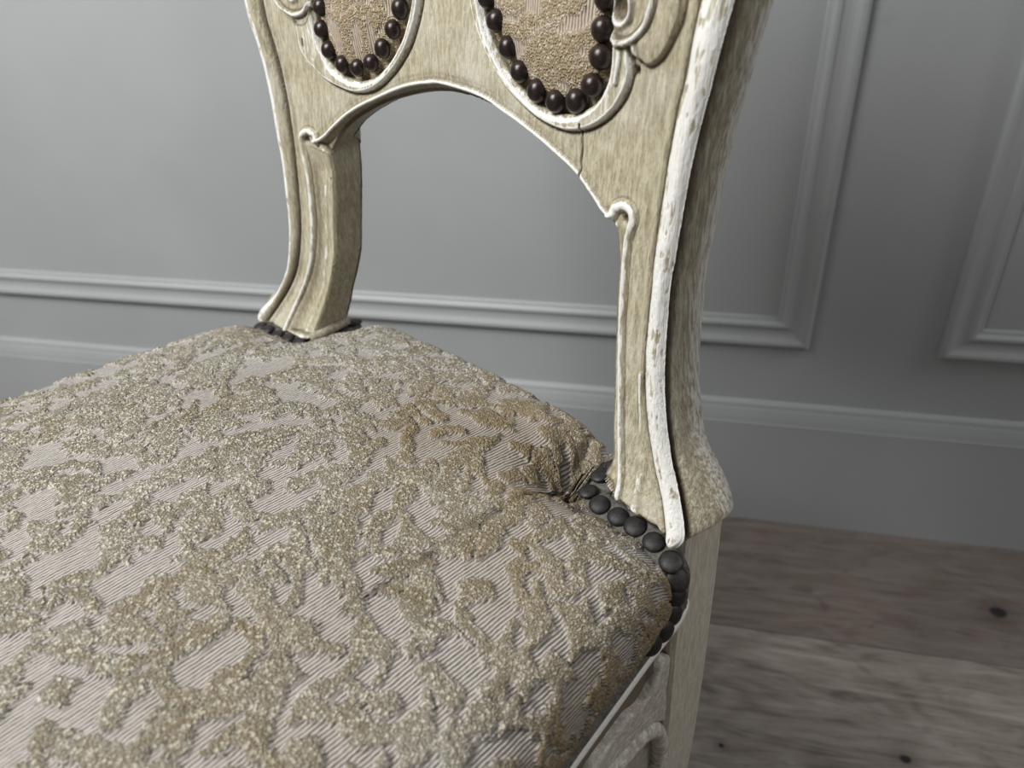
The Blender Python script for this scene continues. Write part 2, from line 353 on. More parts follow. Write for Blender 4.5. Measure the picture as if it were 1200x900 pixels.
L_A = [(-0.1327, 0.1625), (-0.135, 0.167), (-0.1414, 0.1685), (-0.1476, 0.1649), (-0.1487, 0.1589), (-0.1465, 0.1491), (-0.1441, 0.1356), (-0.1433, 0.1166), (-0.1435, 0.0969), (-0.1468, 0.0762), (-0.1555, 0.055), (-0.1667, 0.0336), (-0.1733, 0.0136)]
R_B = [(0.1724, 0.018), (0.1695, 0.0324), (0.168, 0.0415), (0.1638, 0.0566), (0.1597, 0.0752), (.158, .09)]
L_B = [(-.150, .014), (-.1475, .026), (-.143, .040), (-.1370, .060), (-.1335, .080), (-.1320, .1), (-.131, .13)]
R_bin = [(0.1957, 0.0133), (0.1890, 0.0253), (0.1727, 0.0507), (0.1630, 0.0797), (0.1590, 0.1052), (0.1578, 0.1389), (0.1571, 0.1524), (0.1585, 0.1883), (0.1609, 0.2156), (0.1648, 0.2379), (0.1672, 0.2625), (.173, .30), (.178, .35), (.176, .395), (.165, .423), (.14, .446)]
L_bin = [(-.14, .446), (-.165, .423), (-.176, .395), (-.178, .35), (-.176, .30), (-0.1722, 0.2471), (-0.1677, 0.224), (-0.1643, 0.2055), (-0.1609, 0.1809), (-0.1597, 0.1526), (-0.1597, 0.1288), (-0.1606, 0.0972), (-0.1654, 0.0726), (-0.1738, 0.0527), (-0.1869, 0.0325), (-0.200, 0.0125)]
R_leaf = [(0.1305, 0.2415), (0.1328, 0.2385), (0.1355, 0.2385), (0.1385, 0.2370), (0.1425, 0.2352), (0.1465, 0.2360), (0.1515, 0.2400), (0.1562, 0.2475), (0.1590, 0.2580), (.157, .275), (.147, .290), (.136, .285), (.128, .27), (0.1230, 0.2600), (0.1200, 0.2480), (0.1240, 0.2430)]
L_leaf = [(-.1270, .2390), (-.1355, .2370), (-.1410, .2385), (-.1445, .2425), (-.1530, .2460), (-.1570, .2530), (-.158, .265), (-.152, .282), (-.142, .288), (-.133, .278), (-.1265, .262), (-.1225, .25)]
R_s1 = [(0.1179, 0.2514), (0.1195, 0.2470), (0.1255, 0.2436), (0.1332, 0.2453), (0.1388, 0.2505), (0.142, 0.2566), (0.1423, 0.2644), (.138, .276)]
R_s2 = [(0.1255, 0.2436), (0.1265, 0.2390), (0.1262, 0.2330), (.1255, .2270)]
R_s3 = [(0.1340, 0.2452), (0.1362, 0.2405), (0.1372, 0.2380)]
L_s1 = [(-.156, .262), (-0.1541, 0.2531), (-0.1500, 0.2476), (-0.1440, 0.2439), (-0.1362, 0.2428), (-0.1280, 0.2446), (-0.1225, 0.2500)]
ring_R = (.1258, .2575); ring_L = (-.139, .258)

cm = lambda P, n=7: catmull(P, n)
outer = np.vstack([cm(L_out)[:-1], cm(L_foot)[:-1], cm(L_in)[:-1], cm(L_arch)[:-1], cm(R_in)[:-1], cm(R_foot)[:-1], cm(R_out)[:-1], cm(crest)[:-1]])
LH = catmull(L_hole, 6, True); RH = catmull(R_hole, 6, True); LR = catmull(L_rim, 6, True); RR = catmull(R_rim, 6, True)
step = .00062
ustep = .00043; us = np.arange(-.222, .2221, ustep); zs = np.concatenate([np.arange(.008, .285, step), np.arange(.285, .512, .0025)])
U, Z = np.meshgrid(us, zs, indexing='ij')
do, _, ox, oy = dist_poly(U, Z, outer, True); ino = inside(U, Z, outer)
dl, _, lx, ly = dist_poly(U, Z, LH, True); inl = inside(U, Z, LH)
dr, _, rx, ry = dist_poly(U, Z, RH, True); inr = inside(U, Z, RH)
cand = np.stack([do, dl, dr]); which = cand.argmin(0); dmin = cand.min(0)
NX = np.choose(which, [ox, lx, rx]); NY = np.choose(which, [oy, ly, ry])
solid = ino & ~inl & ~inr
# relief
h = np.zeros(U.shape); wear = np.zeros(U.shape); grime_shade = np.zeros(U.shape)
def near(P, pad):
    m = (U > P[:, 0].min() - pad) & (U < P[:, 0].max() + pad) & (Z > P[:, 1].min() - pad) & (Z < P[:, 1].max() + pad); return m
def ridge(P, w, hh, n=8, taper=(1, 1), wr=.9, power=2.0, asym=None):
    global h, wear
    P = catmull(P, n); m = near(P, w * 2); d, t, _, _ = dist_poly(U[m], Z[m], P)
    ww = w * (taper[0] + (taper[1] - taper[0]) * t)
    q = np.clip(1 - (d / ww) ** 2, 0, 1) ** (power / 2)
    h[m] = np.maximum(h[m], 0) * 0 + h[m] + q * hh * np.minimum(1, .4 + ww / w * .6)
    wear[m] = np.maximum(wear[m], smooth(q, .40, .9) * wr * (.62 + .38 * smooth(vnoise(U[m], Z[m] * .6, .0045, int(abs(P[0, 0]) * 9999) % 97, 2), .30, .58)))
# white bead down the outside of each post
for P, OUT in ((R_bin, R_out + crest[1:8]), (L_bin, crest[11:-1] + L_out)):
    Pc = catmull(P, 7); Oc = catmull(OUT, 7)
    d1, _, nx1, ny1 = dist_poly(U, Z, Pc); d2, _, _, _ = dist_poly(U, Z, Oc)
    s = 1 if P is R_bin else -1
    lo_, hi_ = (0, -1) if s > 0 else (-1, 0)
    Oo = Oc + np.array([.012 * s, 0]); Pe = Pc.copy(); Pe[lo_] += np.array([.0, -.012]); Oo[lo_] += np.array([0, -.014])
    side = inside(U, Z, np.vstack([Pe, Oo[::-1]]))
    f = d1 / (d1 + d2 + 1e-6)
    prof = np.where(f < .45, np.sin(np.clip(f / .45, 0, 1) * math.pi / 2) ** .8, 1 - .55 * smooth(f, .55, 1.0) ** 1.5)
    h += np.where(side & solid, .0052 * prof, 0)
    wv = smooth(f, .02, .22) if s > 0 else (.1 + .9 * smooth(f, .40, .52))
    scuff = smooth(vnoise(f * .013, Z * .17, .0012, 15, 2), .62, .74) * .5 + smooth(vnoise(U, Z, .004, 16, 3), .60, .70) * .45 * np.exp(-((f - .1) / .25) ** 2) + .5 * smooth(vnoise(U, Z * .6, .0022, 19, 2), .48, .62) * np.exp(-((f - .08) / .12) ** 2)
    wv = np.clip(wv * (1 - scuff), 0, 1); h += np.where(side & solid, -.0004 * scuff, 0)
    wear = np.maximum(wear, np.where(side & solid, wv * (.95 if s > 0 else .9), 0))
    g = np.exp(-(d1 / .0012) ** 2); h -= .0010 * g * (~side); grime_shade = np.maximum(grime_shade, .8 * np.exp(-(d1 / .0016) ** 2))
    # soft second hollow alongside the bead
    g2 = np.exp(-((d1 - .0065) / .0022) ** 2) * (~side) * (np.abs(U) > .12); h -= .0010 * g2
    h += .0008 * np.exp(-((d1 - .0032) / .0013) ** 2) * (~side)
# extra shallow flute on the left bead
# cove between the inner ridge and the inner edge of each post
for RA, IN in ((R_A[4:], R_in), (L_A[4:], L_in)):
    A = catmull(RA, 6); B = catmull(IN, 6)
    side = inside(U, Z, np.vstack([A, B[::-1] if np.linalg.norm(A[-1] - B[-1]) < np.linalg.norm(A[-1] - B[0]) else B]))
    d1, _, _, _ = dist_poly(U, Z, A); d2, _, _, _ = dist_poly(U, Z, B); f = d1 / (d1 + d2 + 1e-6)
    h -= np.where(side & solid, (.0030 * smooth(f, .05, .6) + .0012 * np.sin(np.clip(f, 0, 1) * math.pi)) * smooth(-Z, -.163, -.140), 0)
    grime_shade = np.maximum(grime_shade, np.where(side & solid, .55 * np.exp(-((f - .25) / .15) ** 2) * smooth(-Z, -.163, -.140), 0))
ridge(R_A, .0033, .0027, taper=(1.15, .75)); ridge(L_A, .0031, .0027, taper=(1.1, .8))
ridge(R_B, .0032, .0016, taper=(1.1, .5), wr=.6); ridge(L_B, .0032, .0013, taper=(1.1, .6), wr=.6)
# curls: small pits
for cx, cz in ((.1362, .1655), (-.1432, .1622)):
    g = np.exp(-((U - cx) ** 2 + (Z - cz) ** 2) / .0021 ** 2); h -= .0022 * g; grime_shade = np.maximum(grime_shade, g * .8)
# lip of the arch: bright line, everything below it falls away
LP = catmull(L_lip, 7); d, _, nx, ny = dist_poly(U, Z, LP)
below = inside(U, Z, np.vstack([LP, catmull(L_arch, 7)[::-1]])) & solid
h -= np.where(below, .0045 * smooth(d, 0, .0052), 0); grime_shade = np.maximum(grime_shade, np.where(below, .45 * smooth(d, .0008, .002), 0))
ridge(L_lip, .0017, .0014, wr=.95)
g = np.exp(-((d - .0032) / .0016) ** 2) * (~below) * solid; h -= .0006 * g
# rims round the two upholstered lobes
for HP, RP, dH, inH in ((LH, LR, dl, inl), (RH, RR, dr, inr)):
    dR, _, _, _ = dist_poly(U, Z, RP, True); inR = inside(U, Z, RP) & ~inH
    hR = .0034 * smooth(dR, -.0002, .0022) * (.55 + .45 * smooth(dH, 0, .0018))
    h += np.where(inR, hR, 0)
    wear = np.maximum(wear, np.where(inR, .22 + .30 * smooth(vnoise(U, Z, .004, 5, 3), .35, .62) + .55 * np.exp(-((dH - .0012) / .0009) ** 2) + .45 * np.exp(-((dR - .0016) / .0009) ** 2), 0))
    grime_shade = np.maximum(grime_shade, np.where(~inR, .75 * np.exp(-(dR / .0011) ** 2), 0)); h -= np.where(~inR & ~inH, .0009 * np.exp(-(dR / .0014) ** 2), 0)
# acanthus leaves beside the lobes
for LF in (R_leaf, L_leaf):
    P = catmull(LF, 6, True); d, _, _, _ = dist_poly(U, Z, P, True); i = inside(U, Z, P)
    h = np.where(i, np.maximum(h, .0026 * smooth(d, -.0002, .0020) + .0008 * np.sin(d / .0028)), h)
    wear = np.where(i, np.minimum(wear, .30), wear)
    grime_shade = np.where(i, .25, np.maximum(grime_shade, .9 * np.exp(-(d / .0010) ** 2)))
ridge(R_s1, .0021, .0024); ridge(R_s2, .0017, .0018); ridge(R_s3, .0016, .0016); ridge(L_s1, .0022, .0026)
for cx, cz in (ring_R, ring_L):
    rr = np.sqrt((U - cx) ** 2 + ((Z - cz) * .75) ** 2); g = np.exp(-((rr - .0050) / .0013) ** 2); h += .0022 * g; wear = np.maximum(wear, g)
    h -= .003 * np.exp(-(rr / .0032) ** 2); grime_shade = np.maximum(grime_shade, .7 * np.exp(-(rr / .004) ** 2))
# the dark pit by the left curl, the joint crack on the right
for cx, cz, r in ((-.1418, .2385, .0021), (.1355, .2325, .0014)):
    g = np.exp(-((U - cx) ** 2 + ((Z - cz) * .7) ** 2) / r ** 2); h -= .004 * g; grime_shade = np.maximum(grime_shade, g)
crack = catmull([(.1035, .2050), (.1030, .2000), (.1039, .1920), (.1036, .1860), (.1042, .1760)], 5)
dc, _, _, _ = dist_poly(U, Z, crack); g = np.exp(-(dc / .0005) ** 2); h -= .0016 * g; grime_shade = np.maximum(grime_shade, g)
# rounding at the free edge, tool unevenness
h -= .0012 * np.exp(-(dmin / .0009) ** 2)
h += .0006 * (vnoise(U, Z, .012, 3, 2) - .5) + .0003 * (vnoise(U, Z * .3, .0022, 9, 2) - .5)
cv = h - blur(h, 3)
wear = np.clip(wear + smooth(cv, .00018, .0006) * .6, 0, 1); grime_shade = np.clip(grime_shade + smooth(-cv, .00012, .0005) * .7, 0, 1)
wear = np.clip(wear - grime_shade * .6, 0, 1)
# quads kept, outside vertices pulled onto the outline
q = solid[:-1, :-1] | solid[1:, :-1] | solid[:-1, 1:] | solid[1:, 1:]
far = (~solid) & (dmin > step * 1.6)
q &= ~((far[:-1, :-1] | far[1:, :-1] | far[:-1, 1:] | far[1:, 1:]) & (Z[:-1, :-1] < .28))
pull = ~solid
UU = np.where(pull, NX, U); ZZ = np.where(pull, NY, Z)
idx = np.full(U.shape, -1); used = np.zeros(U.shape, bool)
used[:-1, :-1] |= q; used[1:, :-1] |= q; used[:-1, 1:] |= q; used[1:, 1:] |= q
idx[used] = np.arange(used.sum())
I, J = np.nonzero(q)
F = np.stack([idx[I, J], idx[I + 1, J], idx[I + 1, J + 1], idx[I, J + 1]], 1)
def extend(A):
    hf = np.where(solid, A, 0); msk = solid.astype(float)
    for _ in range(4):
        hb = blur(hf * msk, 1); mb = blur(msk, 1); hf = np.where(msk > 0, hf, hb / np.maximum(mb, 1e-6)); msk = (mb > 1e-6).astype(float)
    xi = np.clip((UU - us[0]) / ustep, 0, len(us) - 1.001); zi = np.clip(np.interp(ZZ, zs, np.arange(len(zs))), 0, len(zs) - 1.001)
    i0 = xi.astype(int); j0 = zi.astype(int); fx = xi - i0; fz = zi - j0
    sm = hf[i0, j0] * (1 - fx) * (1 - fz) + hf[i0 + 1, j0] * fx * (1 - fz) + hf[i0, j0 + 1] * (1 - fx) * fz + hf[i0 + 1, j0 + 1] * fx * fz
    return np.where(pull, sm, A)
h_raw = h
pu, pz, ph, pw, pg = UU[used], ZZ[used], extend(h)[used], extend(wear)[used], extend(grime_shade)[used]
# carry the relief of the nearest solid point onto pulled vertices
front = np.stack([pu, -(Vs(pu, pz) + ph), pz + ZS], 1)
# boundary edges (directed)
E = np.concatenate([F[:, [0, 1]], F[:, [1, 2]], F[:, [2, 3]], F[:, [3, 0]]])
key = E.min(1).astype(np.int64) * 10 ** 7 + E.max(1); uq, inv, cnt = np.unique(key, return_inverse=True, return_counts=True)
BE = E[cnt[inv] == 1]
nb = len(pu); nrm = np.zeros((nb, 2))
tv = np.stack([pu[BE[:, 1]] - pu[BE[:, 0]], pz[BE[:, 1]] - pz[BE[:, 0]]], 1)
on = np.stack([tv[:, 1], -tv[:, 0]], 1)
for k in (0, 1): np.add.at(nrm, BE[:, k], on)
for _ in range(10):                                 # smooth the outward normals along the edge
    nn_ = nrm.copy(); np.add.at(nn_, BE[:, 0], nrm[BE[:, 1]]); np.add.at(nn_, BE[:, 1], nrm[BE[:, 0]]); nrm = nn_ / (np.linalg.norm(nn_, axis=1, keepdims=True) + 1e-12)
bv = np.unique(BE); mp = np.full(nb, -1); mp[bv] = np.arange(len(bv))
bu, bz, bn = pu[bv], pz[bv], nrm[bv]
_rn = []
for Pp in (outer, LH, RH):
    Pn_ = np.roll(Pp, -1, 0) - np.roll(Pp, 1, 0); n2 = np.stack([Pn_[:, 1], -Pn_[:, 0]], 1)
    for _ in range(2): n2 = n2 / (np.linalg.norm(n2, axis=1, keepdims=True) + 1e-9); n2 = n2 + .5 * (np.roll(n2, 1, 0) + np.roll(n2, -1, 0))
    d_, T_, _, _ = dist_poly(bu, bz, Pp, True); x = T_ * len(Pp); i0 = np.floor(x).astype(int) % len(Pp); f_ = (x - np.floor(x))[:, None]
    nn2 = n2[i0] * (1 - f_) + n2[(i0 + 1) % len(Pp)] * f_; nn2 /= np.linalg.norm(nn2, axis=1, keepdims=True) + 1e-9
    sgn = np.sign((nn2 * bn).sum(1, keepdims=True)); _rn.append((d_, nn2 * np.sign(np.median(sgn[d_ < .002])) if (d_ < .002).any() else nn2))
wsel = np.argmin(np.stack([r[0] for r in _rn]), 0)
bn = np.stack([r[1] for r in _rn])[wsel, np.arange(len(bu))]
is_out = smooth(bn[:, 0] * np.sign(bu), .25, .6) * (np.abs(bu) > .150) * smooth(bz, .0155, .0215)
post = smooth(np.abs(bu), .115, .122) * (bz < .17)
Tk = .019 + .010 * np.maximum(post, is_out) + .006 * smooth(-bz, -.05, -.015)
fr = np.array([.04, .07, .12, .155, .24, .45, .72, .90, 1.0])
off_out = np.array([-.0014, -.0052, -.0056, .0000, .0016, .0022, .0034, .0028, -.0004])
off_in = np.array([.0005, .0008, .0008, .0006, .0005, .0003, .0001, -.0004, -.0014])
flare = smooth(-bz, -.06, -.025) * np.array([0, 0, .0, .25, .5, .9, 1, .95, .7])[:, None] * .007
notch = smooth(-bz, -.10, -.06)
cols_ = []
for k in range(9):
    o = off_in[k] * (1 - is_out) + (off_out[k] + flare[k]) * is_out
    o = o - is_out * (k == 2) * .001
    d = fr[k] * Tk
    cu = bu + bn[:, 0] * o; cz = bz + bn[:, 1] * o
    cols_.append(np.stack([cu, -(Vs(bu, bz) + ph[bv] * (1 - fr[k]) - d), cz + ZS], 1))
V_all = [front] + cols_; base = [0]; tot = nb
ids = [bv]
for k in range(9): ids.append(np.arange(len(bv)) + tot); tot += len(bv)
WF = []
a, b = mp[BE[:, 0]], mp[BE[:, 1]]
for k in range(9):
    A, B = ids[k], ids[k + 1]; WF.append(np.stack([A[b], A[a], B[a], B[b]], 1))
# back face: same grid pushed back, its rim is the last column
Tg = .019 + .010 * np.maximum(smooth(np.abs(pu), .115, .122) * (pz < .17), smooth(np.abs(pu), .15, .165)) + .006 * smooth(-pz, -.05, -.015)
back = np.stack([pu, -(Vs(pu, pz) - Tg), pz + ZS], 1); bidx = np.arange(nb) + tot; bidx[bv] = ids[-1]
BF = bidx[F][:, ::-1]
VV = np.vstack(V_all + [back]); FF = np.vstack([F] + WF + [BF])
wr_cols = []; gr_cols = []
for k in range(9):
    ro = is_out * (bu > 0)
    wr_cols.append(np.where(k < 1, pw[bv], .12 + (.30 + .25 * (k >= 6)) * is_out * (k >= 3)) ); gr_cols.append(.35 + is_out * (-.05 + 1.7 * (k in (1, 2))))  # groove columns beside the bead: occlusion shade painted in as a dark line
AW = np.concatenate([pw] + wr_cols + [np.zeros(nb) + .1]); AG = np.concatenate([pg] + gr_cols + [np.zeros(nb) + .4])
full = np_mesh('carved_back', VV, FF)
nv = np.zeros(len(VV) * 3, np.float32); full.vertices.foreach_get('co', nv)
bpy.data.meshes.remove(full)
hf = np.where(solid, h, 0); msk = solid.astype(float)                # extend the relief outwards before differencing
for _ in range(3):
    hb = blur(hf * msk, 1); mb = blur(msk, 1); hf = np.where(msk > 0, hf, hb / np.maximum(mb, 1e-6)); msk = (mb > 0).astype(float)
Fh = Vs(U, Z) + hf
gu_ = np.gradient(Fh, us, axis=0)[used]; gz_ = np.gradient(Fh, zs, axis=1)[used]
nf = np.stack([-gu_, -np.ones(nb), -gz_], 1); nf /= np.linalg.norm(nf, axis=1, keepdims=True)
b3 = np.stack([bn[:, 0], 0 * bn[:, 0], bn[:, 1]], 1)
nf[bv] = nf[bv] * .55 + b3 * .45
dep = np.concatenate([[0], fr])[:, None] * Tk; offs = [np.zeros(len(bv))]
for k in range(9): offs.append((off_in[k]) * (1 - is_out) + (off_out[k] + flare[k]) * is_out - is_out * (k == 2) * .001)
offs = np.array(offs); wn = []
for k in range(1, 10):
    k2 = min(k + 1, 9); k1 = k - 1
    dd_ = (dep[k2] - dep[k1])[:, None]; do_ = (offs[k2] - offs[k1])[:, None]
    n_ = b3 * dd_ + np.array([0, -1., 0]) * do_ * 1.0
    if k == 9: n_ = b3 + np.array([0, .8, 0])
    wn.append(n_ / (np.linalg.norm(n_, axis=1, keepdims=True) + 1e-9))
nr = np.vstack([nf] + wn + [np.tile(np.array([[0, 1., 0]]), (nb, 1))])
cen = VV[FF].mean(1); cu_, cz_ = cen[:, 0], cen[:, 2] - ZS
lab = np.where(cz_ > .437, 3, np.where(cu_ > .1036, 2, np.where(cu_ < -.1036, 1, 0)))
back_parts = {}
for k, nm in ((0, 'splat'), (1, 'back_post'), (2, 'back_post'), (3, 'crest_rail')):
    f = FF[lab == k]; ui, iv = np.unique(f, return_inverse=True); f = iv.reshape(f.shape)
    back_parts[k] = part(nm, np_mesh(nm, VV[ui], f, attrs={'wear': AW[ui], 'grime_shade': AG[ui]}, normals=nr[ui]), M_wood)
back_parts[2]['label'] = 'right post with a broad white worn bead and deep groove'
back_parts[0]['label'] = 'splat with two open lobes above the arch'

# ---- nail heads
def nail_mesh(name, r, flat):
    bm = bmesh.new(); rings = []; prof = [(1.0, -.12), (1.0, .02), (.94, .22), (.80, .45), (.58, .66), (.30, .78)]
    for a, b in prof: rings.append([bm.verts.new((r * a * math.cos(t), r * a * math.sin(t), r * b * flat)) for t in np.linspace(0, 2 * math.pi, 20, endpoint=False)])
    top = bm.verts.new((0, 0, r * .82 * flat))
    for i in range(len(rings) - 1):
        for j in range(20): bm.faces.new((rings[i][j], rings[i][(j + 1) % 20], rings[i + 1][(j + 1) % 20], rings[i + 1][j]))
    for j in range(20): bm.faces.new((rings[-1][j], rings[-1][(j + 1) % 20], top))
    bm.faces.new(rings[0][::-1])
    for f in bm.faces: f.smooth = True
    me = bpy.data.meshes.new(name); bm.to_mesh(me); bm.free(); return me
NB = nail_mesh('nail_back', .0061, 1.0); NS = nail_mesh('nail_seat', .0061, .46)
NB.materials.append(M_nailb); NS.materials.append(M_nails)
def nail(me, p, n, s=1.0, parent=None):
    o = bpy.data.objects.new('nail', me); COL.objects.link(o); o.parent = parent or chair
    q = Vector(n).to_track_quat('Z', 'Y')
    o.location = p; o.rotation_mode = 'QUATERNION'; o.rotation_quaternion = q; o.scale = (s, s * random.uniform(.94, 1.03), s); return o
# ---- upholstered lobes of the back
def seat_pattern(A, B, seed, n, lo, hi, region):
    """cut-pile figure: scattered leaf strokes; returns height 0..1 of pile on woven cells"""
    rs = np.random.RandomState(seed)
    cu, cv = .00175, .0014
    Aq = (np.floor(A / cu) + .5) * cu; Bq = (np.floor(B / cv) + .5) * cv
    out = np.zeros(A.shape); tint = np.zeros(A.shape)
    a0, a1, b0, b1 = region
    pts = []; tries = 0
    while len(pts) < n and tries < n * 30:
        tries += 1; x = rs.uniform(a0, a1); y = rs.uniform(b0, b1)
        if all((x - p[0]) ** 2 + (y - p[1]) ** 2 > (lo * .52) ** 2 for p in pts): pts.append((x, y))
    for x, y in pts:
        ang = rs.choice([.5, 2.6, 1.57, 0.1, 1.1, 2.0]) + rs.normal(0, .25); L = rs.uniform(lo, hi) * .5; W = rs.uniform(.0040, .0076); bend = rs.uniform(-1.1, 1.1) / L * .4
        ca, sa = math.cos(ang), math.sin(ang)
        m = (np.abs(Aq - x) < L * 1.3) & (np.abs(Bq - y) < L * 1.3)
        if not m.any(): continue
        dx = Aq[m] - x; dy = Bq[m] - y; s = dx * ca + dy * sa; t = -dx * sa + dy * ca - bend * s * s
        wl = W * np.sqrt(np.clip(1 - (s / L) ** 2, 0, 1)) * (1 + .35 * np.sin(s / L * 4 + x * 99)) * (1 + .22 * np.sin(s / .0042 + y * 500))
        dd = np.where(wl > 1e-5, np.abs(t) / np.maximum(wl, 1e-5), 9)
        hp = np.clip(1 - dd ** 2.2, 0, 1); hp = np.where(hp > 0, .42 + .58 * hp ** .5, 0) * rs.uniform(.8, 1)
        om = out[m]; up = hp > om; om[up] = hp[up]
        crk = (dd > .84) & (dd < 1.16) & (t > 0) & (np.abs(s) < L * .9)
        if rs.rand() < .6: om[crk] = np.minimum(om[crk], .12)
        out[m] = om
        tm = tint[m]; tn = smooth(1 - dd, .25, .75) * rs.uniform(.25, 1.0); tm = np.where(up, tn, tm); tint[m] = tm
    return out, tint
for HP, parent_lab, xs in ((LH, 'left', -1), (RH, 'right', 1)):
    a0, b0 = HP.min(0); a1, b1 = HP.max(0)
    ua = np.arange(a0, a1 + .001, .0008); za = np.arange(b0, b1 + .001, .0008)
    A, B = np.meshgrid(ua, za, indexing='ij'); d, _, nx, ny = dist_poly(A, B, HP, True); ins = inside(A, B, HP)
    pile, tint = seat_pattern(A, B, 11 + xs, 90, .022, .040, (a0, a1, b0, b1))
    dome = -.0045 + .0125 * (1 - np.exp(-d / .020)) - .002 * np.exp(-(((d - .005) / .003) ** 2))
    hh = dome + .0010 * pile + .0004 * (vnoise(A, B, .003, 4, 2) - .5)
    k = ins[:-1, :-1] | ins[1:, :-1] | ins[:-1, 1:] | ins[1:, 1:]
    hh = np.where(ins, hh, -.0045); A2 = np.where(ins, A, nx); B2 = np.where(ins, B, ny)
    ix = np.arange(A.size).reshape(A.shape); I, J = np.nonzero(k)
    f = np.stack([ix[I, J], ix[I + 1, J], ix[I + 1, J + 1], ix[I, J + 1]], 1)
    Vv = np.stack([A2.ravel(), -(Vs(A2, B2) + hh).ravel(), B2.ravel() + ZS], 1)
    ui, iv = np.unique(f, return_inverse=True)
    edge = smooth(-d, -.012, -.004)
    me = np_mesh('back_pad', Vv[ui], iv.reshape(f.shape), uv=np.stack([A.ravel(), B.ravel()], 1)[ui], attrs={'pile': pile.ravel()[ui], 'tint': tint.ravel()[ui], 'stain': (.15 + .55 * edge * vnoise(A, B, .01, 2, 2)).ravel()[ui]})
    pad = part('back_pad', me, M_fabback)
    pts = {-1: [(-0.114, 0.2476), (-0.1148, 0.2347), (-0.1098, 0.2228), (-0.0975, 0.2150), (-0.0829, 0.2140), (-0.0694, 0.2180), (-0.0581, 0.2270), (-0.048, 0.2379), (-0.0413, 0.2491)],
           1: [(0.0302, 0.2572), (0.0380, 0.2469), (0.0478, 0.2350), (0.0575, 0.2243), (0.0707, 0.2165), (0.0845, 0.2130), (0.0989, 0.2151), (0.1092, 0.2234), (0.1136, 0.2364), (0.1134, 0.2480), (0.1134, 0.2605)]}[xs]
    ex = [(xs * .1155, .272), (xs * .1160, .285), (xs * .1160, .298), (xs * .115, .311), (xs * .114, .324), (xs * .034, .268), (xs * .0335, .281), (xs * .0335, .294), (xs * .034, .307), (xs * .035, .320)]
    if xs < 0: ex = [(-.1148, .2605), (-.1155, .2735), (-.1158, .2865), (-.1155, .2995), (-.0375, .2615), (-.0355, .2745), (-.035, .2875), (-.035, .3005)]
    for (x, z) in pts + ex:
        n = Vector((.15 * (-1 if x * 1 > np.mean([a0, a1]) else 1) * -.5, -1, .05))
        nail(NB, P3(x, Vs(x, z) + .0016, z), n, random.uniform(.95, 1.03))

# ---- seat cushion
def half_w(v): return np.interp(v, [-.06, .0, .012, .05, .09, .12, .21, .30, .40, .44], [.185, .197, .2035, .2105, .2150, .2185, .2310, .2430, .2500, .248])
na, nb_ = 860, 800
Aa = np.linspace(-1, 1, na); Bb = np.linspace(0, 1, nb_)
AA, BB = np.meshgrid(Aa, Bb, indexing='ij')
VF = .425; r1 = .024
# distances along the cloth
for _ in range(1):
    vb_u = lambda u: -.040 + .048 * smooth(np.abs(u), .1265, .1345)
uu = AA * .24
for _ in range(6):                                  # fixed point: u from arc position, v from arc position
    vb = vb_u(uu); Ltot = VF - vb + .024
    s = BB * Ltot; L1 = math.pi / 2 * .016; L2 = math.pi / 2 * .03
    th = np.clip(s / L1, 0, 1) * math.pi / 2; back_in = np.where(s < L1, .016 * (1 - np.cos(th)), .016 + s - L1); rise_b = np.where(s < L1, np.sin(th), 1)
    sf = Ltot - s; th2 = np.clip(sf / L2, 0, 1) * math.pi / 2; rise_f = np.where(sf < L2, np.sin(th2), 1)
    front_in = np.where(sf < L2, .03 * (1 - np.cos(th2)), .03 + sf - L2)
    v = np.where(sf < L2, VF - front_in, vb + back_in)
    W = half_w(v); e = (1 - np.abs(AA)) * (W + .016); L3 = math.pi / 2 * r1
    th3 = np.clip(e / L3, 0, 1) * math.pi / 2
    inset = np.where(e < L3, r1 * (1 - np.cos(th3)), r1 + (e - L3)); rise_s = np.where(e < L3, np.sin(th3), 1)
    bul = .0075 * np.sin(np.clip(e / (L3 * .95), 0, 1) * math.pi) ** 1
    uu = np.sign(AA) * np.maximum(0, W - inset + bul * smooth(v, .01, .04))
dome = .0135 + .037 * np.clip(1 - (uu / .245) ** 2, 0, 1) ** .85 * np.clip(1 - ((v - .215) / .285) ** 2, 0, 1) ** .9
dome = dome + .004 * np.exp(-((v + .0) / .05) ** 2) * np.exp(-(uu / .12) ** 2)
nearpost = smooth(np.abs(uu), .125, .140)
zb_back = np.where(np.abs(uu) > 0, -.020 * (1 - nearpost) + .0065 * nearpost, 0)
zb_side = -.026
dome_p = dome
# sink the cloth to the nailed line around each post
dpost = np.sqrt(np.maximum(0, .136 - np.abs(uu)) ** 2 + np.maximum(0, v - .013) ** 2)
sink = np.exp(-(dpost / .023) ** 1.8) * smooth(v + 0 * uu, -.06, -.03)
dome_p = dome * (1 - sink) + .0045 * sink
zz_ = zb_back + (dome_p - zb_back) * rise_b
zz_ = zb_side + (zz_ - zb_side) * rise_s * np.where(sf < L2, rise_f, 1)
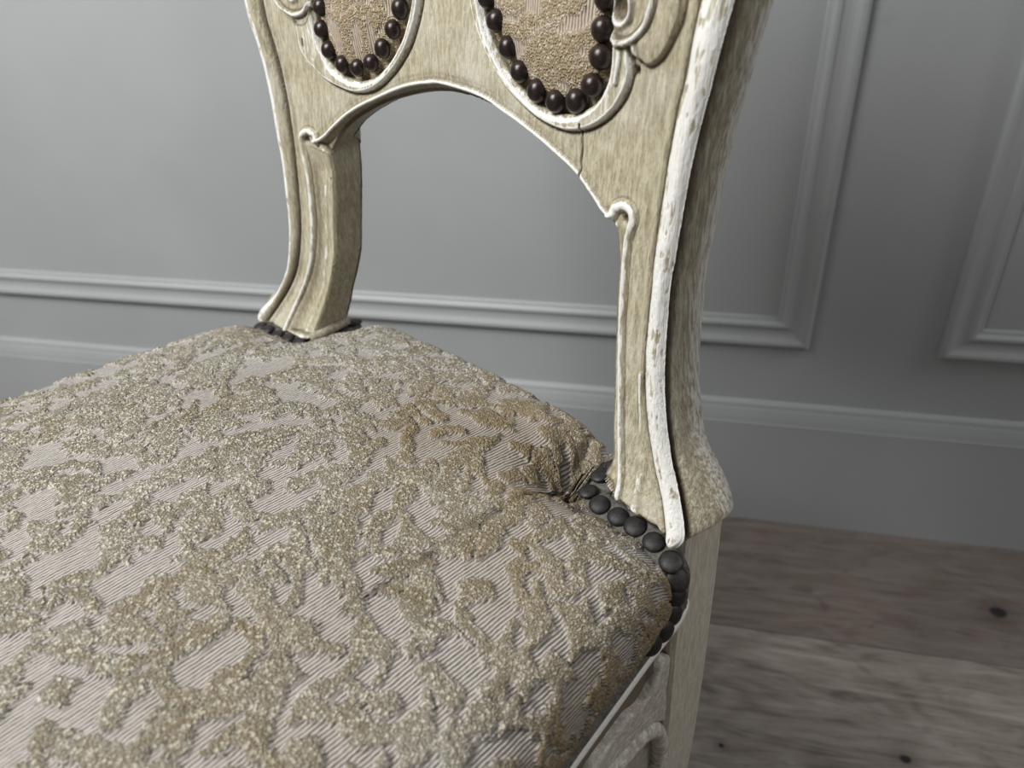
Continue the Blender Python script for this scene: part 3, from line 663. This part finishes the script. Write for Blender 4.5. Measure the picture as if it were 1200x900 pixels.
# cloth coordinates
_P = np.stack([uu, -v, zz_], -1)
_d = np.linalg.norm(np.diff(_P[..., [0, 2]], axis=0), axis=-1); _c = np.vstack([np.zeros((1, nb_)), np.cumsum(_d, 0)]); CU = uu.copy(); _jj = np.arange(nb_)
_ih = (e >= L3) ; _hi = na - 1 - np.argmax(_ih[::-1], axis=0); _lo = np.argmax(_ih, axis=0); _ii = np.arange(na)[:, None]
CU = np.where(_ii > _hi[None], uu[_hi, _jj][None] + _c - _c[_hi, _jj][None], CU); CU = np.where(_ii < _lo[None], uu[_lo, _jj][None] + _c - _c[_lo, _jj][None], CU)
_d = np.linalg.norm(np.diff(_P, axis=1), axis=-1); CV = np.hstack([np.zeros((na, 1)), np.cumsum(_d, 1)]); _m = int(nb_ * .55)
CV = CV - CV[:, _m:_m + 1] + v[:, _m:_m + 1]
pile, tint = seat_pattern(CU, CV, 3, 1120, .014, .038, (-.27, .27, -.06, .46))
big = vnoise(CU, CV, .05, 21, 3)
# worn places: figure thinner towards the middle left
vn = vnoise(CU, CV, .0016, 8, 2) - .5
def fold(x, y, ang, L, W, d):
    ca, sa = math.cos(ang), math.sin(ang); a = (uu - x) * ca + (v - y) * sa; b = -(uu - x) * sa + (v - y) * ca
    return d * np.exp(-(a / L) ** 2) * np.exp(-(b / W) ** 2)
wr_ = fold(.118, -.012, 1.2, .022, .0035, -.0040) + fold(.105, .006, .7, .03, .006, .002) + fold(.128, .022, .35, .02, .004, -.0018) + fold(-.10, .01, 2.3, .03, .006, .0022) + fold(.07, -.015, .2, .04, .007, .0015) + fold(-.06, -.01, -.2, .04, .006, .0016)
pile = np.where((pile < .75) & (vnoise(np.floor(CU / .0019) * .0019, np.floor(CV / .0028) * .0028, .0017, 61) > .60), pile * .25, pile)
zrel = .0024 * pile + .0005 * vn + wr_ * rise_s + .0012 * (vnoise(CU, CV, .022, 13, 2) - .5)
X = uu; Y = -v; Zc = zz_
Pn = np.stack([X, Y, Zc], -1); gu = np.gradient(Pn, axis=0); gv = np.gradient(Pn, axis=1); nn = np.cross(gv, gu); nn /= (np.linalg.norm(nn, axis=-1, keepdims=True) + 1e-12)
nn = np.where(nn[..., 2:3] < -.2, -nn, nn)
Pn = Pn + nn * zrel[..., None]; Pn[..., 2] += ZS
def blob(x, y, r): return np.exp(-(((uu - x) ** 2 + (v - y) ** 2) / r ** 2))
stain = .15 * smooth(big, .45, .7) + .55 * blob(.085, .01, .045) + .45 * blob(.06, .06, .03) + .45 * blob(.125, .045, .025) + .35 * blob(.155, .09, .03) + .25 * blob(.02, .03, .03) + 1.5 * smooth(-e, -.030, -.010) * smooth(uu, 0, .1) * vnoise(CU, CV, .012, 41, 2)
stain = np.clip(stain * (.75 + .9 * vnoise(CU, CV, .014, 77, 2)) + .16 * smooth(uu, -.1, .2), 0, 1)
tint = np.clip(tint * (.45 + .75 * vnoise(CU, CV, .04, 17, 2)) + .25 * stain, 0, 1)
ix = np.arange(AA.size).reshape(AA.shape)
f = np.stack([ix[:-1, :-1].ravel(), ix[1:, :-1].ravel(), ix[1:, 1:].ravel(), ix[:-1, 1:].ravel()], 1)
me = np_mesh('seat_cushion', Pn.reshape(-1, 3), f, uv=np.stack([CU.ravel(), CV.ravel()], 1), attrs={'pile': pile.ravel(), 'tint': tint.ravel(), 'stain': stain.ravel()})
cush = part('seat_cushion', me, M_fab, label='domed seat upholstered in worn beige cut velvet')

# ---- gimp band and nails around the feet of the posts
NR = [(.1350, -.0210, .0105), (.1342, -.0074, .0105), (.1375, .0075, .0100), (.1495, .0122, .0100), (.1632, .0133, .0100), (.1748, .0135, .0100), (.1888, .0162, .0095), (.2020, .0190, .0060), (.2078, .0205, -.0020), (.2105, .0235, -.0110), (.2118, .0285, -.0190), (.2125, .0370, -.0235), (.2132, .0480, -.0240)]
NL = [(-.2010, .0225, .0085), (-.1885, .0228, .010), (-.1743, .0222, .010), (-.1622, .0206, .010), (-.1502, .0170, .010), (-.1385, -.0040, .010), (-.1410, -.0175, .010), (-.1420, -.0310, .010)]
def nrm_of(p):
    sg = 1 if p[0] > 0 else -1; t = float(smooth(-p[2], -.0085, .012))
    base = Vector((-.15 * sg if abs(p[0]) < .14 else .10 * sg, -.35 if abs(p[0]) > .142 else -.05, 1)).normalized()
    return base.lerp(Vector((sg * 1.0, -.25, .25)), t).normalized()
for p in NR + NL: nail(NS, P3(p[0], p[1], p[2] + .0012), nrm_of(p), random.uniform(.98, 1.10))
def band(name, pts, w, th):
    P = catmull([P3(*p) for p in pts], 6); n = len(P)
    loc = catmull(pts, 6)
    return sweep(name, P, [(-w, -th), (w, -th), (w, th * .6), (w * .5, th), (-w * .5, th), (-w, th * .6)], up=lambda i: nrm_of(loc[i]))
part('gimp_band', band('gimp_band', [(.1385, -.034, .0085), (.1385, -.020, .0085), (.1385, -.007, .0085), (.1420, .0055, .0085), (.1510, .0100, .0085), (.1632, .0112, .0085), (.1748, .0115, .0085), (.1888, .0142, .008), (.199, .0165, .0055), (.2052, .0175, -.002), (.2072, .019, -.012), (.2085, .022, -.022)], .0075, .0016), M_gimp)
part('gimp_band', band('gimp_band', [(-.204, .0185, .0075), (-.1885, .0195, .0085), (-.1743, .0190, .0085), (-.1622, .0176, .0085), (-.1500, .0125, .0085), (-.1425, .004, .0085), (-.1405, -.0070, .0085), (-.1425, -.02, .0085), (-.143, -.034, .0085)], .0065, .0016), M_gimp)
def add_wg(me, wv, gv):
    for nme, val in (('wear', wv), ('grime_shade', gv)):
        at = me.attributes.new(nme, 'FLOAT', 'POINT'); at.data.foreach_set('value', [val] * len(me.vertices))
    return me
# upturned plinth edge of the left foot's inner side
part('post_plinth', add_wg(sweep('post_plinth', catmull([P3(-.1405, .0115, .0150), P3(-.1385, .0, .0165), P3(-.1390, -.012, .0170), P3(-.1400, -.024, .0175)], 5), circle(.0038, 10, 1.1)), .5, .5), M_wood)

# ---- seat rails: side rails with lip, front and rear rail
def rail_path(sg, n=46):
    vs_ = np.concatenate([[.0035, .0045, .0065, .010, .015], np.linspace(.022, .405, n - 5)])
    uo = np.interp(vs_, [.0035, .0045, .0065, .010, .015, .022, .054, .087, .1166, .21, .30, .405], [.2035, .2062, .2082, .2100, .2115, .2130, .2158, .2196, .2229, .2365, .2485, .256])
    return [P3(sg * a, b, -.030) for a, b in zip(uo, vs_)]
RP_ = [(.016, .010), (.0105, .0075), (.006, .0045), (.0025, .0030), (.0008, .0024), (0, .0010), (.0002, -.0010), (.0014, -.0030), (.0048, -.0050), (.0110, -.0080), (.0165, -.0130), (.0175, -.0200), (.0175, -.030), (.0175, -.075), (.0175, -.082), (.032, -.082), (.034, 0)]
for sg in (1, -1):
    path = rail_path(sg)
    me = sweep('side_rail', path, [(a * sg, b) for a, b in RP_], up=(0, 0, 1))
    # side vector = t x up: check it points outward
    m0 = me
    wv = me.attributes.new('wear', 'FLOAT', 'POINT'); gv_ = me.attributes.new('grime_shade', 'FLOAT', 'POINT')
    npf = len(RP_); W1 = [.0, .0, .1, .5, .95, 1, .9, .3, 0, 0, .1, .25, .3, .3, .2, 0, 0]; G1 = [.9, .9, .9, .4, 0, 0, .2, 1.6, 2, 2, 2, 2, 2, 1.6, .3, .5, .5]  # cove below the lip: old dirt plus the lip's shade painted into the colour
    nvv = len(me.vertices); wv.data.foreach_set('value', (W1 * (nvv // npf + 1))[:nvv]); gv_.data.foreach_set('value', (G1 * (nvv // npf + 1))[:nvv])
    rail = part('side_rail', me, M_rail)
    gp = [Vector(p) + Vector((-sg * .0065, 0, .0050)) for p in path[3:]]
    part('gimp_band', sweep('gimp_band', gp, [(-.0055, -.002), (.0055, -.002), (.0055, .0006), (0, .0013), (-.0055, .0006)], up=(sg * .45, 0, 1)), M_gimp)
    if sg > 0: rail_r = rail
    else: rail_l = rail
fp = [P3(x, .405 + .018 * math.cos(x / .25 * math.pi / 2), -.030) for x in np.linspace(-.25, .25, 30)]
part('front_rail', add_wg(sweep('front_rail', fp, [(a - .004, b) for a, b in RP_], up=(0, 0, 1)), .4, .2), M_rail)
part('rear_rail', add_wg(box_mesh('rear_rail', -.165, .165, .014, .046, ZS - .085, ZS - .012, .003), .3, .3), M_rail)
# carved plates on the rails: acanthus leaf and scroll next to the rear legs
def plate(name, pts, sg, d0, d1, bev, mat, wv=.35, gv=.2, n=4, closed=True):
    C = catmull(pts, n, True); bm = bmesh.new()
    def pos(p, o): return P3(sg * (.198 + .1 * p[0] + o), p[0], p[1])
    cen = C.mean(0)
    lev = [(0, d0), (0, d1 - bev), (bev * .4, d1 - bev * .3), (bev * 1.1, d1)]
    nrm2 = np.roll(C, -1, 0) - np.roll(C, 1, 0); nrm2 = np.stack([nrm2[:, 1], -nrm2[:, 0]], 1); nrm2 /= np.linalg.norm(nrm2, axis=1, keepdims=True) + 1e-9
    area_ = .5 * np.sum(C[:, 0] * np.roll(C[:, 1], -1) - np.roll(C[:, 0], -1) * C[:, 1]); 
    if area_ < 0: nrm2 = -nrm2
    R = [[bm.verts.new(pos(c - nn2 * i, d)) for c, nn2 in zip(C, nrm2)] for i, d in lev]
    m = len(C)
    for k in range(len(R) - 1):
        for j in range(m): bm.faces.new((R[k][j], R[k][(j + 1) % m], R[k + 1][(j + 1) % m], R[k + 1][j]))
    es = [bm.edges.get((R[-1][j], R[-1][(j + 1) % m])) for j in range(m)]
    bmesh.ops.triangle_fill(bm, use_beauty=True, edges=es)
    bmesh.ops.recalc_face_normals(bm, faces=bm.faces)
    for f_ in bm.faces: f_.smooth = len(f_.verts) == 4
    me = bpy.data.meshes.new(name); bm.to_mesh(me); bm.free(); return add_wg(me, wv, gv)
LEAF = [(.0048, -.0835), (.0110, -.0815), (.0165, -.0825), (.0205, -.0865), (.0270, -.0925), (.0347, -.0955), (.0423, -.0934), (.0498, -.0895), (.0700, -.0890), (.0900, -.0890), (.0900, -.1000), (.0725, -.1083), (.0605, -.1131), (.0479, -.1172), (.0323, -.1234), (.0204, -.1303), (.0093, -.1420), (.0040, -.1460), (.0030, -.1361), (.0036, -.1268), (.0055, -.1141), (.0042, -.1034), (.0035, -.0925)]
APRON = [(.002, -.098), (.040, -.102), (.110, -.098), (.115, -.108), (.085, -.128), (.055, -.150), (.035, -.180), (.020, -.215), (.002, -.225)]
for sg, rl in ((1, rail_r), (-1, rail_l)):
    part('apron_bracket', plate('apron_bracket', APRON, sg, -.018, -.0045, .001, M_rail, .2, .45), M_rail, rl)
    part('carved_leaf', plate('carved_leaf', LEAF, sg, -.0065, .0010, .0020, M_rail, .45, .1), M_rail, rl)
    sc = catmull([(.0900, -.1040), (.0704, -.1150), (.0582, -.1205), (.0434, -.1250), (.0298, -.1305), (.0174, -.1407), (.0087, -.1570), (.0045, -.1756), (.004, -.1900), (.009, -.1985)], 5)
    path = [P3(sg * (.198 + .1 * a - .0015), a, b) for a, b in sc]
    part('carved_scroll', add_wg(sweep('carved_scroll', path, circle(.0058, 14), up=(sg, .1, 0)), .5, .05), M_rail, rl)

# ---- legs
def leg(path, half, name, mat, label=None):
    bm = bmesh.new(); R = []
    for (c, hx, hy) in path:
        x, v_, z = c; b = min(hx, hy) * .14
        q_ = [(-hx + b, -hy), (hx - b, -hy), (hx, -hy + b), (hx, hy - b), (hx - b, hy), (-hx + b, hy), (-hx, hy - b), (-hx, -hy + b)]
        R.append([bm.verts.new(P3(x + a, v_ + d, z)) for a, d in q_])
    for i in range(len(R) - 1):
        for j in range(8): bm.faces.new((R[i][j], R[i][(j + 1) % 8], R[i + 1][(j + 1) % 8], R[i + 1][j]))
    bm.faces.new(R[0]); bm.faces.new(R[-1][::-1]); bmesh.ops.recalc_face_normals(bm, faces=bm.faces)
    me = bpy.data.meshes.new(name); bm.to_mesh(me); bm.free(); return part(name, me, mat, label=label)
for sg in (1, -1):
    leg([((sg * .1805, -.0165, .0140), .0195, .0215), ((sg * .181, -.0170, -.06), .0195, .0218), ((sg * .1805, -.0190, -.14), .0195, .0218), ((sg * .1795, -.0210, -.21), .019, .021), ((sg * .176, -.0300, -.29), .017, .018), ((sg * .172, -.0480, -.38), .015, .016), ((sg * .168, -.0750, -ZS + .0005), .0135, .0145)], None, 'leg', M_leg, None if sg < 0 else 'rear leg with a flat smooth outer side')
    # cabriole front legs
    pts = catmull([(.243, .395, -.04), (.246, .402, -.10), (.240, .398, -.18), (.228, .385, -.27), (.219, .375, -.36), (.220, .380, -.43), (.232, .396, -.468)], 5)
    rad = np.interp(np.linspace(0, 1, len(pts)), [0, .15, .4, .7, .88, .95, 1], [.024, .027, .021, .0145, .0125, .017, .016])
    me = add_wg(sweep('leg', [P3(sg * a, b, c) for a, b, c in pts], lambda i: circle(rad[i], 14), up=(0, 1, .01)), .4, .2)
    part('leg', me, M_rail)
print('tris', sum(len(o.data.polygons) * 2 for o in COL.objects if o.type == 'MESH'))
